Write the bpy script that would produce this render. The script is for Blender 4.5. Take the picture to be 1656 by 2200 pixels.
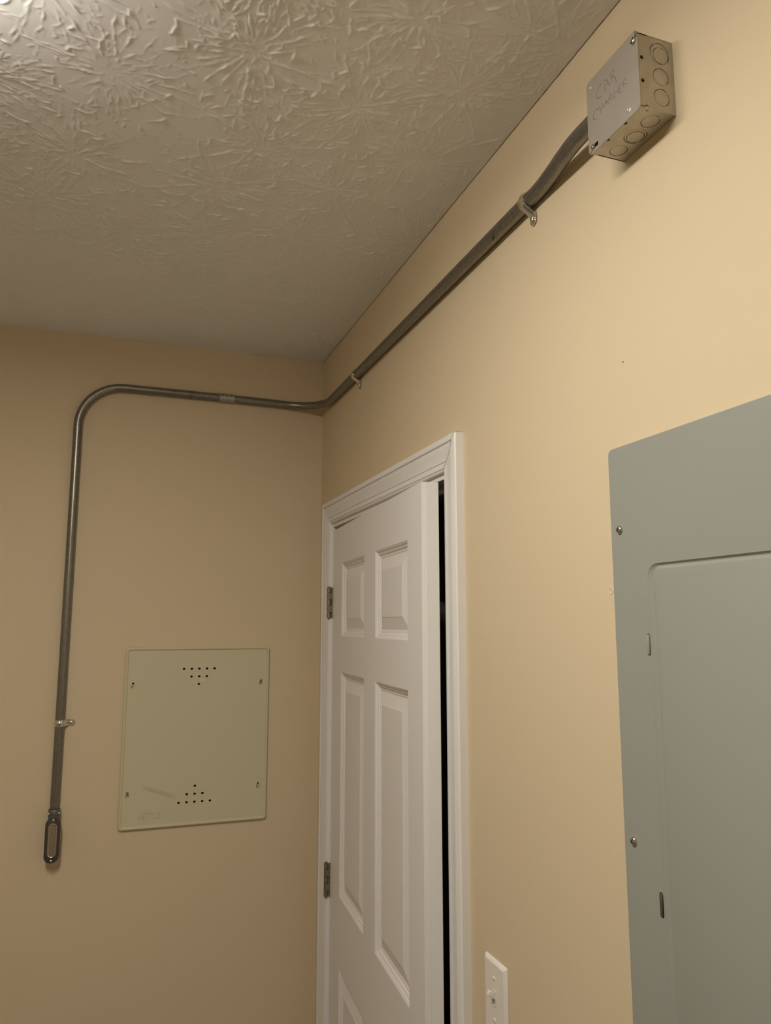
import bpy, bmesh, math, random
import numpy as np
from mathutils import Vector, Matrix

for o in list(bpy.data.objects):
    bpy.data.objects.remove(o)
SC = bpy.context.scene
COL = SC.collection
random.seed(7)
RNG = np.random.default_rng(11)
PI = math.pi

# ------------------------------------------------------------------ camera
H = 2.573                                    # ceiling height
yaw, pitch, roll, fpx = 0.34644, 0.14759, 0.00023, 1631.87
cam_d = bpy.data.cameras.new('camera')
cam = bpy.data.objects.new('camera', cam_d)
COL.objects.link(cam)
fwd = Vector((math.sin(yaw)*math.cos(pitch), math.cos(yaw)*math.cos(pitch), math.sin(pitch)))
rgt = Vector((math.cos(yaw), -math.sin(yaw), 0))
up = rgt.cross(fwd)
rot = Matrix((rgt, up, -fwd)).transposed() @ Matrix.Rotation(-roll, 3, 'Z')
cam.matrix_world = Matrix.Translation((-0.6028, -2.25426, 1.74644)) @ rot.to_4x4()
cam_d.sensor_fit = 'VERTICAL'
cam_d.sensor_height = 36.0
cam_d.lens = fpx/2200*36.0
cam_d.clip_start = 0.02
SC.camera = cam

# ------------------------------------------------------------------ world, light, exposure
w = bpy.data.worlds.new('world')
SC.world = w
w.use_nodes = True
w.node_tree.nodes['Background'].inputs[0].default_value = (0.0, 0.0, 0.0, 1)
w.node_tree.nodes['Background'].inputs[1].default_value = 0.0
SC.view_settings.view_transform = 'Standard'
SC.view_settings.look = 'None'
SC.view_settings.gamma = 1.0
SC.view_settings.exposure = 0.0
SC.view_settings.use_curve_mapping = False
LAMP_COL = (1.0, 0.95, 0.865)
LAMP_STR = 60.5
LAMP_SIDE = 23.0
LAMP = dict(x=-0.885, y0=-1.292, y1=-1.98, w=0.15)

# ------------------------------------------------------------------ materials
def mat(name, col, rough=0.5, metal=0.0, spec=0.5, bump=None, var=None, coat=0.0, stretch=None):
    """bump=(scale, strength, distance); var=(scale, amount); stretch=(x,y,z) scaling of the object coordinates"""
    m = bpy.data.materials.new(name)
    m.use_nodes = True
    nt = m.node_tree
    b = nt.nodes['Principled BSDF']
    b.inputs['Base Color'].default_value = (*col, 1)
    b.inputs['Roughness'].default_value = rough
    b.inputs['Metallic'].default_value = metal
    b.inputs['Specular IOR Level'].default_value = spec
    b.inputs['Coat Weight'].default_value = coat
    if bump or var:
        tc = nt.nodes.new('ShaderNodeTexCoord')
        mp = nt.nodes.new('ShaderNodeMapping')
        nt.links.new(tc.outputs['Object'], mp.inputs[0])
        if stretch:
            mp.inputs['Scale'].default_value = stretch
        if bump:
            n = nt.nodes.new('ShaderNodeTexNoise')
            n.inputs['Scale'].default_value = bump[0]
            n.inputs['Detail'].default_value = 4
            nt.links.new(mp.outputs[0], n.inputs['Vector'])
            bp = nt.nodes.new('ShaderNodeBump')
            bp.inputs['Strength'].default_value = bump[1]
            bp.inputs['Distance'].default_value = bump[2]
            nt.links.new(n.outputs['Fac'], bp.inputs['Height'])
            nt.links.new(bp.outputs[0], b.inputs['Normal'])
        if var:
            n2 = nt.nodes.new('ShaderNodeTexNoise')
            n2.inputs['Scale'].default_value = var[0]
            n2.inputs['Detail'].default_value = 5
            nt.links.new(mp.outputs[0], n2.inputs['Vector'])
            r = nt.nodes.new('ShaderNodeMapRange')
            r.inputs['From Min'].default_value = 0.3
            r.inputs['From Max'].default_value = 0.7
            r.inputs['To Min'].default_value = 1-var[1]
            r.inputs['To Max'].default_value = 1+var[1]
            nt.links.new(n2.outputs['Fac'], r.inputs['Value'])
            mx = nt.nodes.new('ShaderNodeVectorMath')
            mx.operation = 'SCALE'
            mx.inputs[0].default_value = col
            nt.links.new(r.outputs[0], mx.inputs['Scale'])
            nt.links.new(mx.outputs[0], b.inputs['Base Color'])
    return m

M_WALL = mat('beige_wall_paint', (0.655, 0.538, 0.36), 0.62, spec=0.3, bump=(260, 0.10, 0.0006), var=(1.5, 0.012))
M_CEIL = mat('ceiling_paint', (0.88, 0.865, 0.85), 0.75, spec=0.25, bump=(500, 0.10, 0.0004))
M_TRIM = mat('white_trim_paint', (0.80, 0.78, 0.75), 0.38, spec=0.45, bump=(90, 0.05, 0.0004), stretch=(1, 1, 0.08))
M_DOOR = mat('white_door_paint', (0.78, 0.76, 0.73), 0.42, spec=0.45, bump=(120, 0.22, 0.0005), stretch=(1, 1, 0.06))
M_FLOOR = mat('floor_concrete', (0.20, 0.21, 0.23), 0.6, bump=(30, 0.1, 0.002), var=(3, 0.1))
M_EMT = mat('galvanised_conduit', (0.25, 0.24, 0.215), 0.33, metal=0.9, bump=(260, 0.08, 0.0002), var=(160, 0.14))
M_STRAP = mat('bright_zinc', (0.74, 0.73, 0.70), 0.17, metal=1.0)
M_CAST = mat('cast_metal', (0.19, 0.18, 0.165), 0.42, metal=0.75, bump=(400, 0.25, 0.0004), var=(60, 0.2))
M_CASTD = mat('dark_cast_metal', (0.10, 0.09, 0.08), 0.36, metal=0.6, bump=(400, 0.2, 0.0004))
M_STEEL = mat('galvanised_sheet_steel', (0.52, 0.485, 0.40), 0.42, metal=0.55, bump=(150, 0.06, 0.0003), var=(55, 0.10))
M_COVER = mat('grey_steel_cover', (0.425, 0.385, 0.33), 0.40, metal=0.55, bump=(300, 0.08, 0.0002), var=(25, 0.04))
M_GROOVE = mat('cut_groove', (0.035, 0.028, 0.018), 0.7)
M_BLACK = mat('dark_opening', (0.008, 0.006, 0.005), 0.9, spec=0.1)
M_PENCIL = mat('pencil_marks', (0.05, 0.042, 0.035), 0.55)
M_PANELG = mat('grey_enamel', (0.305, 0.315, 0.275), 0.42, spec=0.45, bump=(700, 0.06, 0.0002))
M_SCREW = mat('screw_metal', (0.62, 0.60, 0.57), 0.20, metal=1.0)
M_HINGE = mat('satin_nickel', (0.30, 0.265, 0.21), 0.36, metal=0.9)
M_PLASTIC = mat('white_plastic', (0.80, 0.75, 0.68), 0.28, spec=0.5)
M_LAMPH = mat('lamp_housing', (0.8, 0.8, 0.78), 0.5)

def mat_access():
    m = mat('almond_enamel', (0.60, 0.545, 0.372), 0.42, spec=0.45, bump=(600, 0.06, 0.0002))
    nt = m.node_tree
    b = nt.nodes['Principled BSDF']
    # grey rubbed scuff: a streak between two points on the cover
    tc = nt.nodes.new('ShaderNodeTexCoord')
    A = Vector((-0.492, 0, 1.310)); B = Vector((-0.412, 0, 1.280))
    d = (B-A); L = d.length; d.normalize()
    sub = nt.nodes.new('ShaderNodeVectorMath'); sub.operation = 'SUBTRACT'
    nt.links.new(tc.outputs['Object'], sub.inputs[0]); sub.inputs[1].default_value = A
    dot = nt.nodes.new('ShaderNodeVectorMath'); dot.operation = 'DOT_PRODUCT'
    nt.links.new(sub.outputs[0], dot.inputs[0]); dot.inputs[1].default_value = d
    nrm = nt.nodes.new('ShaderNodeVectorMath'); nrm.operation = 'DOT_PRODUCT'
    nt.links.new(sub.outputs[0], nrm.inputs[0]); nrm.inputs[1].default_value = (-d.z, 0, d.x)
    def mr(src, a, b_, c, e):
        r = nt.nodes.new('ShaderNodeMapRange'); r.interpolation_type = 'SMOOTHSTEP'
        nt.links.new(src, r.inputs[0])
        for i, v in enumerate((a, b_, c, e)):
            r.inputs[i+1].default_value = v
        return r.outputs[0]
    ab = nt.nodes.new('ShaderNodeMath'); ab.operation = 'ABSOLUTE'; nt.links.new(nrm.outputs['Value'], ab.inputs[0])
    across = mr(ab.outputs[0], 0.0025, 0.0080, 1, 0)
    s0 = mr(dot.outputs['Value'], -0.006, 0.01, 0, 1)
    s1 = mr(dot.outputs['Value'], L*0.8, L+0.02, 1, 0)
    m1 = nt.nodes.new('ShaderNodeMath'); m1.operation = 'MULTIPLY'; nt.links.new(across, m1.inputs[0]); nt.links.new(s0, m1.inputs[1])
    m2 = nt.nodes.new('ShaderNodeMath'); m2.operation = 'MULTIPLY'; nt.links.new(m1.outputs[0], m2.inputs[0]); nt.links.new(s1, m2.inputs[1])
    m3 = nt.nodes.new('ShaderNodeMath'); m3.operation = 'MULTIPLY'; nt.links.new(m2.outputs[0], m3.inputs[0]); m3.inputs[1].default_value = 0.45
    mx = nt.nodes.new('ShaderNodeMix'); mx.data_type = 'RGBA'
    nt.links.new(m3.outputs[0], mx.inputs['Factor'])
    mx.inputs['A'].default_value = (0.60, 0.545, 0.372, 1)
    mx.inputs['B'].default_value = (0.36, 0.33, 0.25, 1)
    nt.links.new(mx.outputs['Result'], b.inputs['Base Color'])
    return m
M_ACCESS = mat_access()

def mat_emit(name, st):
    m = bpy.data.materials.new(name)
    m.use_nodes = True
    b = m.node_tree.nodes['Principled BSDF']
    b.inputs['Base Color'].default_value = (0.9, 0.9, 0.88, 1)
    b.inputs['Emission Color'].default_value = (*LAMP_COL, 1)
    b.inputs['Emission Strength'].default_value = st
    return m
M_LAMP = mat_emit('lit_diffuser', LAMP_STR)
M_LAMPS = mat_emit('lit_diffuser_side', LAMP_SIDE)

# ------------------------------------------------------------------ helpers
def link(name, me, parent=None, mats=()):
    o = bpy.data.objects.new(name, me)
    COL.objects.link(o)
    for m in mats:
        me.materials.append(m)
    if parent:
        o.parent = parent
        o.matrix_parent_inverse = Matrix()
    return o

def tag(o, label=None, cat=None, group=None, kind=None):
    if label: o['label'] = label
    if cat: o['category'] = cat
    if group: o['group'] = group
    if kind: o['kind'] = kind
    return o

def empty(name, loc=(0, 0, 0), mw=None, **kw):
    o = bpy.data.objects.new(name, None)
    COL.objects.link(o)
    o.empty_display_size = 0.02
    o.matrix_world = mw if mw is not None else Matrix.Translation(loc)
    return tag(o, **kw)

def fin(bm, name, m, parent=None, smooth=None, bevel=None):
    """bmesh -> object. Coordinates are world (or local to `parent` when it has a transform and local=True)"""
    bmesh.ops.recalc_face_normals(bm, faces=bm.faces)
    me = bpy.data.meshes.new(name)
    bm.to_mesh(me); bm.free()
    ms = m if isinstance(m, (list, tuple)) else [m]
    o = link(name, me, parent, ms)
    if smooth is not None:
        for p in me.polygons: p.use_smooth = True
        try:
            me.set_sharp_from_angle(angle=math.radians(smooth))
        except Exception:
            pass
    if bevel:
        md = o.modifiers.new('bevel', 'BEVEL')
        md.width = bevel[0]; md.segments = bevel[1]; md.limit_method = 'ANGLE'; md.angle_limit = math.radians(40)
        md.harden_normals = False
    return o

def wm(o):
    return (wm(o.parent) @ o.matrix_parent_inverse @ o.matrix_basis) if o.parent else o.matrix_basis.copy()

def wfin(bm, name, m, parent, **kw):
    """bmesh in WORLD coordinates, parented to something that has a transform"""
    if parent is not None:
        bm.transform(wm(parent).inverted())
    return fin(bm, name, m, parent, **kw)

def box(bm, a, b, mi=0):
    x0, y0, z0 = [min(p, q) for p, q in zip(a, b)]
    x1, y1, z1 = [max(p, q) for p, q in zip(a, b)]
    v = [bm.verts.new(p) for p in ((x0,y0,z0),(x1,y0,z0),(x1,y1,z0),(x0,y1,z0),(x0,y0,z1),(x1,y0,z1),(x1,y1,z1),(x0,y1,z1))]
    for f in ((0,3,2,1),(4,5,6,7),(0,1,5,4),(1,2,6,5),(2,3,7,6),(3,0,4,7)):
        bm.faces.new([v[i] for i in f]).material_index = mi

def frame_from(loc, n, upv=(0, 0, 1)):
    """matrix whose local z is n, local y near upv, at loc"""
    n = Vector(n).normalized(); u = Vector(upv)
    x = u.cross(n).normalized(); y = n.cross(x)
    return Matrix.Translation(loc) @ Matrix((x, y, n)).transposed().to_4x4()

def lathe(bm, prof, mw=None, seg=32, mi=0):
    """prof: list of (r, z) around local z"""
    rings = []
    for r, z in prof:
        if r < 1e-7:
            rings.append([bm.verts.new((0, 0, z))])
        else:
            rings.append([bm.verts.new((r*math.cos(2*PI*i/seg), r*math.sin(2*PI*i/seg), z)) for i in range(seg)])
    allv = [v for r in rings for v in r]
    for a, b in zip(rings, rings[1:]):
        for i in range(seg):
            j = (i+1) % seg
            if len(a) == 1 and len(b) == 1: continue
            if len(a) == 1: f = bm.faces.new((a[0], b[i], b[j]))
            elif len(b) == 1: f = bm.faces.new((a[i], a[j], b[0]))
            else: f = bm.faces.new((a[i], a[j], b[j], b[i]))
            f.material_index = mi
    if mw is not None:
        bmesh.ops.transform(bm, matrix=mw, verts=allv)

def tube(bm, pts, r, seg=28, cap=True, mi=0):
    """tube through pts (Vectors), radius r (or list)"""
    pts = [Vector(p) for p in pts]
    n = len(pts)
    tang = []
    for i in range(n):
        a = pts[max(i-1, 0)]; b = pts[min(i+1, n-1)]
        tang.append((b-a).normalized())
    ref = Vector((0, 0, 1)) if abs(tang[0].z) < 0.9 else Vector((0, 1, 0))
    nx = tang[0].cross(ref).normalized()
    rings = []
    for i in range(n):
        t = tang[i]
        nx = (nx - t*nx.dot(t)).normalized()
        ny = t.cross(nx)
        rr = r[i] if isinstance(r, (list, tuple)) else r
        rings.append([bm.verts.new(pts[i] + nx*rr*math.cos(2*PI*k/seg) + ny*rr*math.sin(2*PI*k/seg)) for k in range(seg)])
    for a, b in zip(rings, rings[1:]):
        for k in range(seg):
            j = (k+1) % seg
            bm.faces.new((a[k], a[j], b[j], b[k])).material_index = mi
    if cap:
        bm.faces.new(rings[0][::-1]).material_index = mi
        bm.faces.new(rings[-1]).material_index = mi

def rrect(cx, cy, hw, hh, r, n=6):
    pts = []
    for qx, qy, a0 in ((1, 1, 0), (-1, 1, 90), (-1, -1, 180), (1, -1, 270)):
        for i in range(n+1):
            a = math.radians(a0 + 90*i/n)
            pts.append((cx+qx*(hw-r)+r*math.cos(a), cy+qy*(hh-r)+r*math.sin(a)))
    return pts

def circ(cx, cy, r, n=24, ry=None):
    return [(cx+r*math.cos(2*PI*i/n+0.113+cx*3), cy+(ry or r)*math.sin(2*PI*i/n+0.113+cx*3)) for i in range(n)]

def plate(bm, loops, z0, z1, mw, mi=0):
    """flat plate with holes: loops[0] outer, the rest holes, in local xy; between local z0 and z1"""
    cu = bpy.data.curves.new('tmp', 'CURVE')
    cu.dimensions = '2D'; cu.fill_mode = 'BOTH'; cu.extrude = abs(z1-z0)/2
    for lp in loops:
        s = cu.splines.new('POLY'); s.points.add(len(lp)-1)
        for p, q in zip(s.points, lp): p.co = (q[0]*100, q[1]*100, 0, 1)
        s.use_cyclic_u = True
    cu.extrude *= 100
    ob = bpy.data.objects.new('tmp', cu)
    me = bpy.data.meshes.new_from_object(ob)
    me.transform(mw @ Matrix.Translation((0, 0, (z0+z1)/2)) @ Matrix.Scale(0.01, 4))
    n0 = len(bm.faces)
    bm.from_mesh(me)
    bm.faces.ensure_lookup_table()
    for f in bm.faces[n0:]: f.material_index = mi
    bpy.data.meshes.remove(me); bpy.data.objects.remove(ob); bpy.data.curves.remove(cu)

def rings(bm, loops3, close_last=False, mi=0):
    """connect successive closed loops (lists of 3d points, same length)"""
    vs = [[bm.verts.new(p) for p in lp] for lp in loops3]
    for a, b in zip(vs, vs[1:]):
        n = len(a)
        for i in range(n):
            j = (i+1) % n
            bm.faces.new((a[i], a[j], b[j], b[i])).material_index = mi
    if close_last:
        bm.faces.new(vs[-1]).material_index = mi

# frames of the two visible walls: local x to the right as seen, local y up, local z into the room
RW = Matrix(((0, 0, -1, 0), (-1, 0, 0, 0), (0, 1, 0, 0), (0, 0, 0, 1)))      # (a,b,c) -> (-c,-a,b): a=-y, b=z
BW = Matrix(((1, 0, 0, 0), (0, 0, -1, 0), (0, 1, 0, 0), (0, 0, 0, 1)))       # (a,b,c) -> (a,-c,b)

def screw(parent, loc, n, r, h, m=None, drive='phillips', spin=0.4, name='screw', m2=None):
    bm = bmesh.new()
    mw = frame_from(loc, n) @ Matrix.Rotation(spin, 4, 'Z')
    prof = [(r*0.96, 0), (r, h*0.12)]
    for i in range(1, 9):
        a = PI/2*i/8
        prof.append((r*math.cos(a) if i < 8 else 0, h*0.12+h*0.88*math.sin(a)))
    lathe(bm, prof, mw, 28)
    c = h*1.0
    def slab(a, b, z0, z1):
        vs0 = len(bm.verts)
        box(bm, (-a, -b, z0), (a, b, z1), 1)
        bm.verts.ensure_lookup_table()
        bmesh.ops.transform(bm, matrix=mw, verts=bm.verts[vs0:])
    if drive == 'phillips':
        slab(r*0.50, r*0.10, h*0.7, c*1.02); slab(r*0.10, r*0.50, h*0.7, c*1.02)
    elif drive == 'slot':
        slab(r*0.8, r*0.10, h*0.5, c*1.01)
    return wfin(bm, name, [m or M_SCREW, m2 or M_GROOVE], parent, smooth=50)

# ------------------------------------------------------------------ room shell
YF, XL = -3.3, -2.3                           # front wall, left wall
JF, JN = -0.1365, -0.9425                      # jamb faces (far, near)
HJ = 2.0275                                   # head jamb underside
bm = bmesh.new()
top = H+0.02
plate(bm, [[(0.0, 0), (-JF-0.018, 0), (-JF-0.018, HJ+0.018), (-JN+0.018, HJ+0.018), (-JN+0.018, 0), (-YF, 0), (-YF, top), (0.0, top)]], -0.115, 0, RW)
tag(fin(bm, 'wall_right', M_WALL), kind='structure')
bm = bmesh.new()
plate(bm, [[(XL, 0), (0.115, 0), (0.115, top), (XL, top)], [(-0.513, 1.222), (-0.195, 1.222), (-0.195, 1.662), (-0.513, 1.662)]], -0.115, 0, BW)
tag(fin(bm, 'wall_back', M_WALL), kind='structure')
bm = bmesh.new(); box(bm, (XL-0.1, YF, 0), (XL, 0.115, top)); tag(fin(bm, 'wall_left', M_WALL), kind='structure')
bm = bmesh.new(); box(bm, (XL-0.1, YF-0.1, 0), (0.115, YF, top)); tag(fin(bm, 'wall_front', M_WALL), kind='structure')
bm = bmesh.new(); box(bm, (XL-0.1, YF-0.1, -0.1), (1.4, 0.115, 0)); tag(fin(bm, 'floor', M_FLOOR), kind='structure')
# the unlit room behind the door
bm = bmesh.new()
box(bm, (1.3, -2.0, 0), (1.4, 0.115, H)); box(bm, (0.115, -2.1, 0), (1.4, -2.0, H)); box(bm, (0.115, 0.0, 0), (1.4, 0.115, H))
box(bm, (0.115, -2.1, H), (1.4, 0.115, H+0.1))
tag(fin(bm, 'wall_beyond', M_WALL), kind='structure')

wr = bpy.data.objects['wall_right']; wb = bpy.data.objects['wall_back']
bm = bmesh.new()
lathe(bm, [(0.0052, 0), (0.0045, 0.0006), (0.0034, 0.0001), (0, 0.00005)], frame_from((0, -1.4337, 1.7893), (-1, 0, 0)), 24)
wfin(bm, 'filled_nail_hole', M_WALL, wr, smooth=60)
for wl, p, n, r in ((wr, (0, -1.4793, 2.0793), (-1, 0, 0), 0.0013), (wb, (-0.172, 0, 1.8774), (0, -1, 0), 0.0012), (wr, (0, -1.4306, 1.4695), (-1, 0, 0), 0.0009)):
    bm = bmesh.new(); lathe(bm, [(r, 0), (r*0.6, 0.0004), (0, 0.0005)], frame_from(p, n), 10)
    wfin(bm, 'speck', M_PENCIL if wl is wr and r > 0.001 else M_STEEL, wl)

# ---- ceiling with stomped plaster relief, as real geometry over the part in view
def ceiling():
    x0, x1, y0, y1 = -1.36, -0.0014, -1.78, 0.0
    st = 0.0019
    nx = int((x1-x0)/st)+1; ny = int((y1-y0)/st)+1
    xs = np.linspace(x0, x1, nx); ys = np.linspace(y0, y1, ny)
    Z = np.zeros((ny, nx), np.float32)
    stars = [(-0.4485, -1.2514), (-0.64, -1.137), (-0.385, -1.03), (-0.4465, -0.886), (-0.258, -1.19), (-0.70, -0.90), (-0.24, -0.95), (-0.13, -1.08)]
    tries = 0
    while tries < 4000 and len(stars) < 80:
        tries += 1
        p = (RNG.uniform(x0, x1), RNG.uniform(y0, y1))
        if min((p[0]-s[0])**2+(p[1]-s[1])**2 for s in stars) > 0.155**2: stars.append(p)
    PX, PY, PH, PW = [], [], [], []
    def ridge(x, y, a, L, h, wd, wob=0.35):
        n = max(4, int(L/0.0012)); s = L/n
        k = 0.0; f = RNG.uniform(0.55, 1.0)
        for i in range(n):
            t = i/n
            k = 0.86*k + RNG.normal()*wob*0.30
            aa = a + k
            x += s*math.cos(aa); y += s*math.sin(aa)
            hh = h*min(1, t*8)*min(1, (1-t)*6)*(0.65+0.35*math.sin(i*0.23+f*9))
            PX.append(x); PY.append(y); PH.append(hh); PW.append(wd*(0.8+0.4*math.sin(i*0.11+f*20)))
            if RNG.random() < 0.004 and L > 0.04:
                ridge(x, y, a+RNG.choice([-1, 1])*RNG.uniform(0.4, 1.0), L*(1-t)*0.5+0.01, h*0.7, wd*0.9)
        return x, y, a
    for cx, cy in stars:
        R = RNG.uniform(0.11, 0.165)
        st_h = RNG.uniform(0.8, 1.25)
        nr = int(RNG.uniform(46, 62))
        a0 = RNG.uniform(0, 6.28)
        for k in range(nr):
            a = a0 + 2*PI*k/nr + RNG.normal()*0.07
            r0 = RNG.uniform(0.008, 0.05)
            L = min(R*1.25-r0, RNG.gamma(2.2, 0.026)+0.012)
            h = 0.0019*st_h*RNG.uniform(0.35, 1.25)
            x, y, _ = ridge(cx+r0*math.cos(a), cy+r0*math.sin(a), a, L, h, RNG.uniform(0.0013, 0.0023))
            if RNG.random() < 0.45:       # a hooked end, where the brush pulled away
                ridge(x, y, a+RNG.choice([-1, 1])*1.4, RNG.uniform(0.010, 0.045), h*1.25, 0.0021, 0.8)
        for k in range(110):               # short flecks near the middle and between the rays
            a = RNG.uniform(0, 6.28); r0 = RNG.uniform(0.0, R*1.15)
            ridge(cx+r0*math.cos(a), cy+r0*math.sin(a), a+RNG.normal()*0.55, RNG.uniform(0.006, 0.020), 0.0012*st_h*RNG.uniform(0.4, 1.2), RNG.uniform(0.0011, 0.0017), 0.5)
    for k in range(420):                  # jagged webs that join neighbouring stars
        x, y, a = RNG.uniform(x0, x1), RNG.uniform(y0, y1), RNG.uniform(0, 6.28)
        for j in range(int(RNG.integers(2, 6))):
            L = RNG.uniform(0.008, 0.030)
            x, y, _ = ridge(x, y, a, L, 0.0017*RNG.uniform(0.5, 1.2), RNG.uniform(0.0014, 0.0022), 0.5)
            a += RNG.choice([-1, 1])*RNG.uniform(0.3, 1.3)
    PX = np.array(PX); PY = np.array(PY); PH = np.array(PH, np.float32); PW = np.array(PW, np.float32)
    IX = np.rint((PX-x0)/st).astype(int); IY = np.rint((PY-y0)/st).astype(int)
    for dx in range(-3, 4):
        for dy in range(-3, 4):
            jx = IX+dx; jy = IY+dy
            ok = (jx >= 0) & (jx < nx) & (jy >= 0) & (jy < ny)
            d2 = (x0+jx*st-PX)**2 + (y0+jy*st-PY)**2
            v = PH*np.exp(-d2/(0.50*PW**2)).astype(np.float32)
            np.maximum.at(Z, (jy[ok], jx[ok]), v[ok])
    # broad soft undulation
    X, Y = np.meshgrid(xs, ys)
    for k in range(14):
        a = RNG.uniform(0, PI); fq = RNG.uniform(20, 90)
        Z += (0.00010*math.sqrt(20/fq)*np.sin(fq*(X*math.cos(a)+Y*math.sin(a))+RNG.uniform(0, 6))).astype(np.float32)
    fade = np.clip((-X)/0.012, 0, 1)*np.clip(-Y/0.012, 0, 1)*np.clip((X-x0)/0.02, 0, 1)*np.clip((Y-y0)/0.02, 0, 1)
    Z *= fade
    V = np.empty((ny, nx, 3), np.float32)
    V[..., 0] = X; V[..., 1] = Y; V[..., 2] = H - Z
    idx = np.arange(nx*ny).reshape(ny, nx)
    q = np.stack([idx[:-1, :-1], idx[1:, :-1], idx[1:, 1:], idx[:-1, 1:]], -1).reshape(-1, 4)
    Vl = [V.reshape(-1, 3)]
    base = nx*ny
    extra = [(XL, YF), (x0, YF), (0, YF), (XL, y0), (x0, y0), (x1, y0), (XL, 0), (x0, 0), (0, y0)]
    Vl.append(np.array([(a, b, H) for a, b in extra], np.float32))
    e = lambda i: base+i
    ext = np.array([[e(0), e(3), e(4), e(1)], [e(1), e(4), e(8), e(2)], [e(3), e(6), e(7), e(4)]])
    V = np.concatenate(Vl); F = np.concatenate([q, ext])
    me = bpy.data.meshes.new('ceiling')
    me.vertices.add(len(V)); me.vertices.foreach_set('co', V.ravel())
    me.loops.add(F.size); me.loops.foreach_set('vertex_index', F.ravel().astype(np.int32))
    me.polygons.add(len(F)); me.polygons.foreach_set('loop_start', np.arange(0, F.size, 4, dtype=np.int32))
    me.update(); me.validate()
    me.polygons.foreach_set('use_smooth', np.ones(len(F), bool))
    o = link('ceiling', me, None, [M_CEIL])
    tag(o, kind='structure')
    # slab above, closes the room
    bm = bmesh.new(); box(bm, (XL-0.1, YF-0.1, H+0.02), (0.115, 0.115, H+0.12))
    fin(bm, 'ceiling_slab', M_BLACK, o)
ceiling()

# ------------------------------------------------------------------ ceiling lamp (just outside the frame, lights the room)
def lamp():
    L = LAMP
    cx, cy = L['x'], (L['y0']+L['y1'])/2
    t = empty('ceiling_light', (cx, cy, H), label='long white wraparound ceiling light mounted above the camera', cat='ceiling light')
    bm = bmesh.new(); box(bm, (cx-L['w']/2+0.01, L['y1'], H-0.018), (cx+L['w']/2-0.01, L['y0'], H-0.0002))
    wfin(bm, 'housing', M_LAMPH, t, bevel=(0.003, 2))
    bm = bmesh.new()
    prof = [(-L['w']/2, H-0.018), (-L['w']/2, H-0.045), (-L['w']/2+0.012, H-0.062), (L['w']/2-0.012, H-0.062), (L['w']/2, H-0.045), (L['w']/2, H-0.018)]
    a = [bm.verts.new((cx+p, L['y0']-0.006, z)) for p, z in prof]
    b = [bm.verts.new((cx+p, L['y1']+0.006, z)) for p, z in prof]
    for i in range(len(prof)):
        j = (i+1) % len(prof); bm.faces.new((a[i], a[j], b[j], b[i])).material_index = 0 if i == 2 else 1
    bm.faces.new(a).material_index = 1; bm.faces.new(b[::-1]).material_index = 1
    wfin(bm, 'diffuser', [M_LAMP, M_LAMPS], t)
lamp()

# ------------------------------------------------------------------ door casing and jambs
CO_F, CO_N, CO_T = -0.0705, -1.009, 2.1025     # outer edges of the casing
CI_F, CI_N, CI_T = -0.1330, -0.9372, 2.0385    # inner edges
PROF = [(0.0, 0.0), (0.0, 0.0150), (0.03, 0.0172), (0.06, 0.0178), (0.19, 0.0178), (0.203, 0.0170), (0.210, 0.0142), (0.228, 0.0138),
        (0.242, 0.0158), (0.28, 0.0160), (0.40, 0.0143), (0.55, 0.0122), (0.66, 0.0112), (0.715, 0.0110), (0.722, 0.0092), (0.742, 0.0088), (0.752, 0.0104),
        (0.80, 0.0108), (0.86, 0.0106), (0.895, 0.0100), (0.90, 0.0080), (0.92, 0.0078), (0.935, 0.0090), (0.975, 0.0080), (1.0, 0.0062), (1.0, 0.0)]
trim = empty('trim_1', (0, -0.54, 0), kind='structure', label='white moulded door casing with mitred corners around the panel door')
def casing(side):
    bm = bmesh.new()
    A, B = [], []
    for wv, h in PROF:
        zt = CO_T + (CI_T-CO_T)*wv
        if side == 'head':
            g = 0.0012
            A.append(bm.verts.new((-h, CO_F+(CI_F-CO_F)*wv, zt)))
            B.append(bm.verts.new((-h, CO_N+(CI_N-CO_N)*wv+g, zt)))
        else:
            o, i = (CO_F, CI_F) if side == 'far' else (CO_N, CI_N)
            g = 0.0 if side == 'far' else 0.0012
            A.append(bm.verts.new((-h, o+(i-o)*wv, 0)))
            B.append(bm.verts.new((-h, o+(i-o)*wv, zt-g)))
    n = len(A)
    for i in range(n):
        j = (i+1) % n
        bm.faces.new((A[i], A[j], B[j], B[i]))
    bm.faces.new(A); bm.faces.new(B[::-1])
    wfin(bm, 'casing', M_TRIM, trim, smooth=22)
for s in ('far', 'near', 'head'): casing(s)
for a, b in (((-0.0005, JF, 0), (0.1155, JF+0.017, HJ)), ((-0.0005, JN-0.017, 0), (0.1155, JN, HJ)), ((-0.0005, JN-0.017, HJ), (0.1155, JF+0.017, HJ+0.017))):
    bm = bmesh.new(); box(bm, a, b); wfin(bm, 'jamb', M_TRIM, trim, bevel=(0.001, 2))
for a, b in (((0.040, JF-0.011, 0), (0.072, JF, HJ)), ((0.040, JN, 0), (0.072, JN+0.011, HJ)), ((0.040, JN, HJ-0.011), (0.072, JF, HJ))):
    bm = bmesh.new(); box(bm, a, b); wfin(bm, 'door_stop', M_TRIM, trim, bevel=(0.002, 2))

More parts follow.
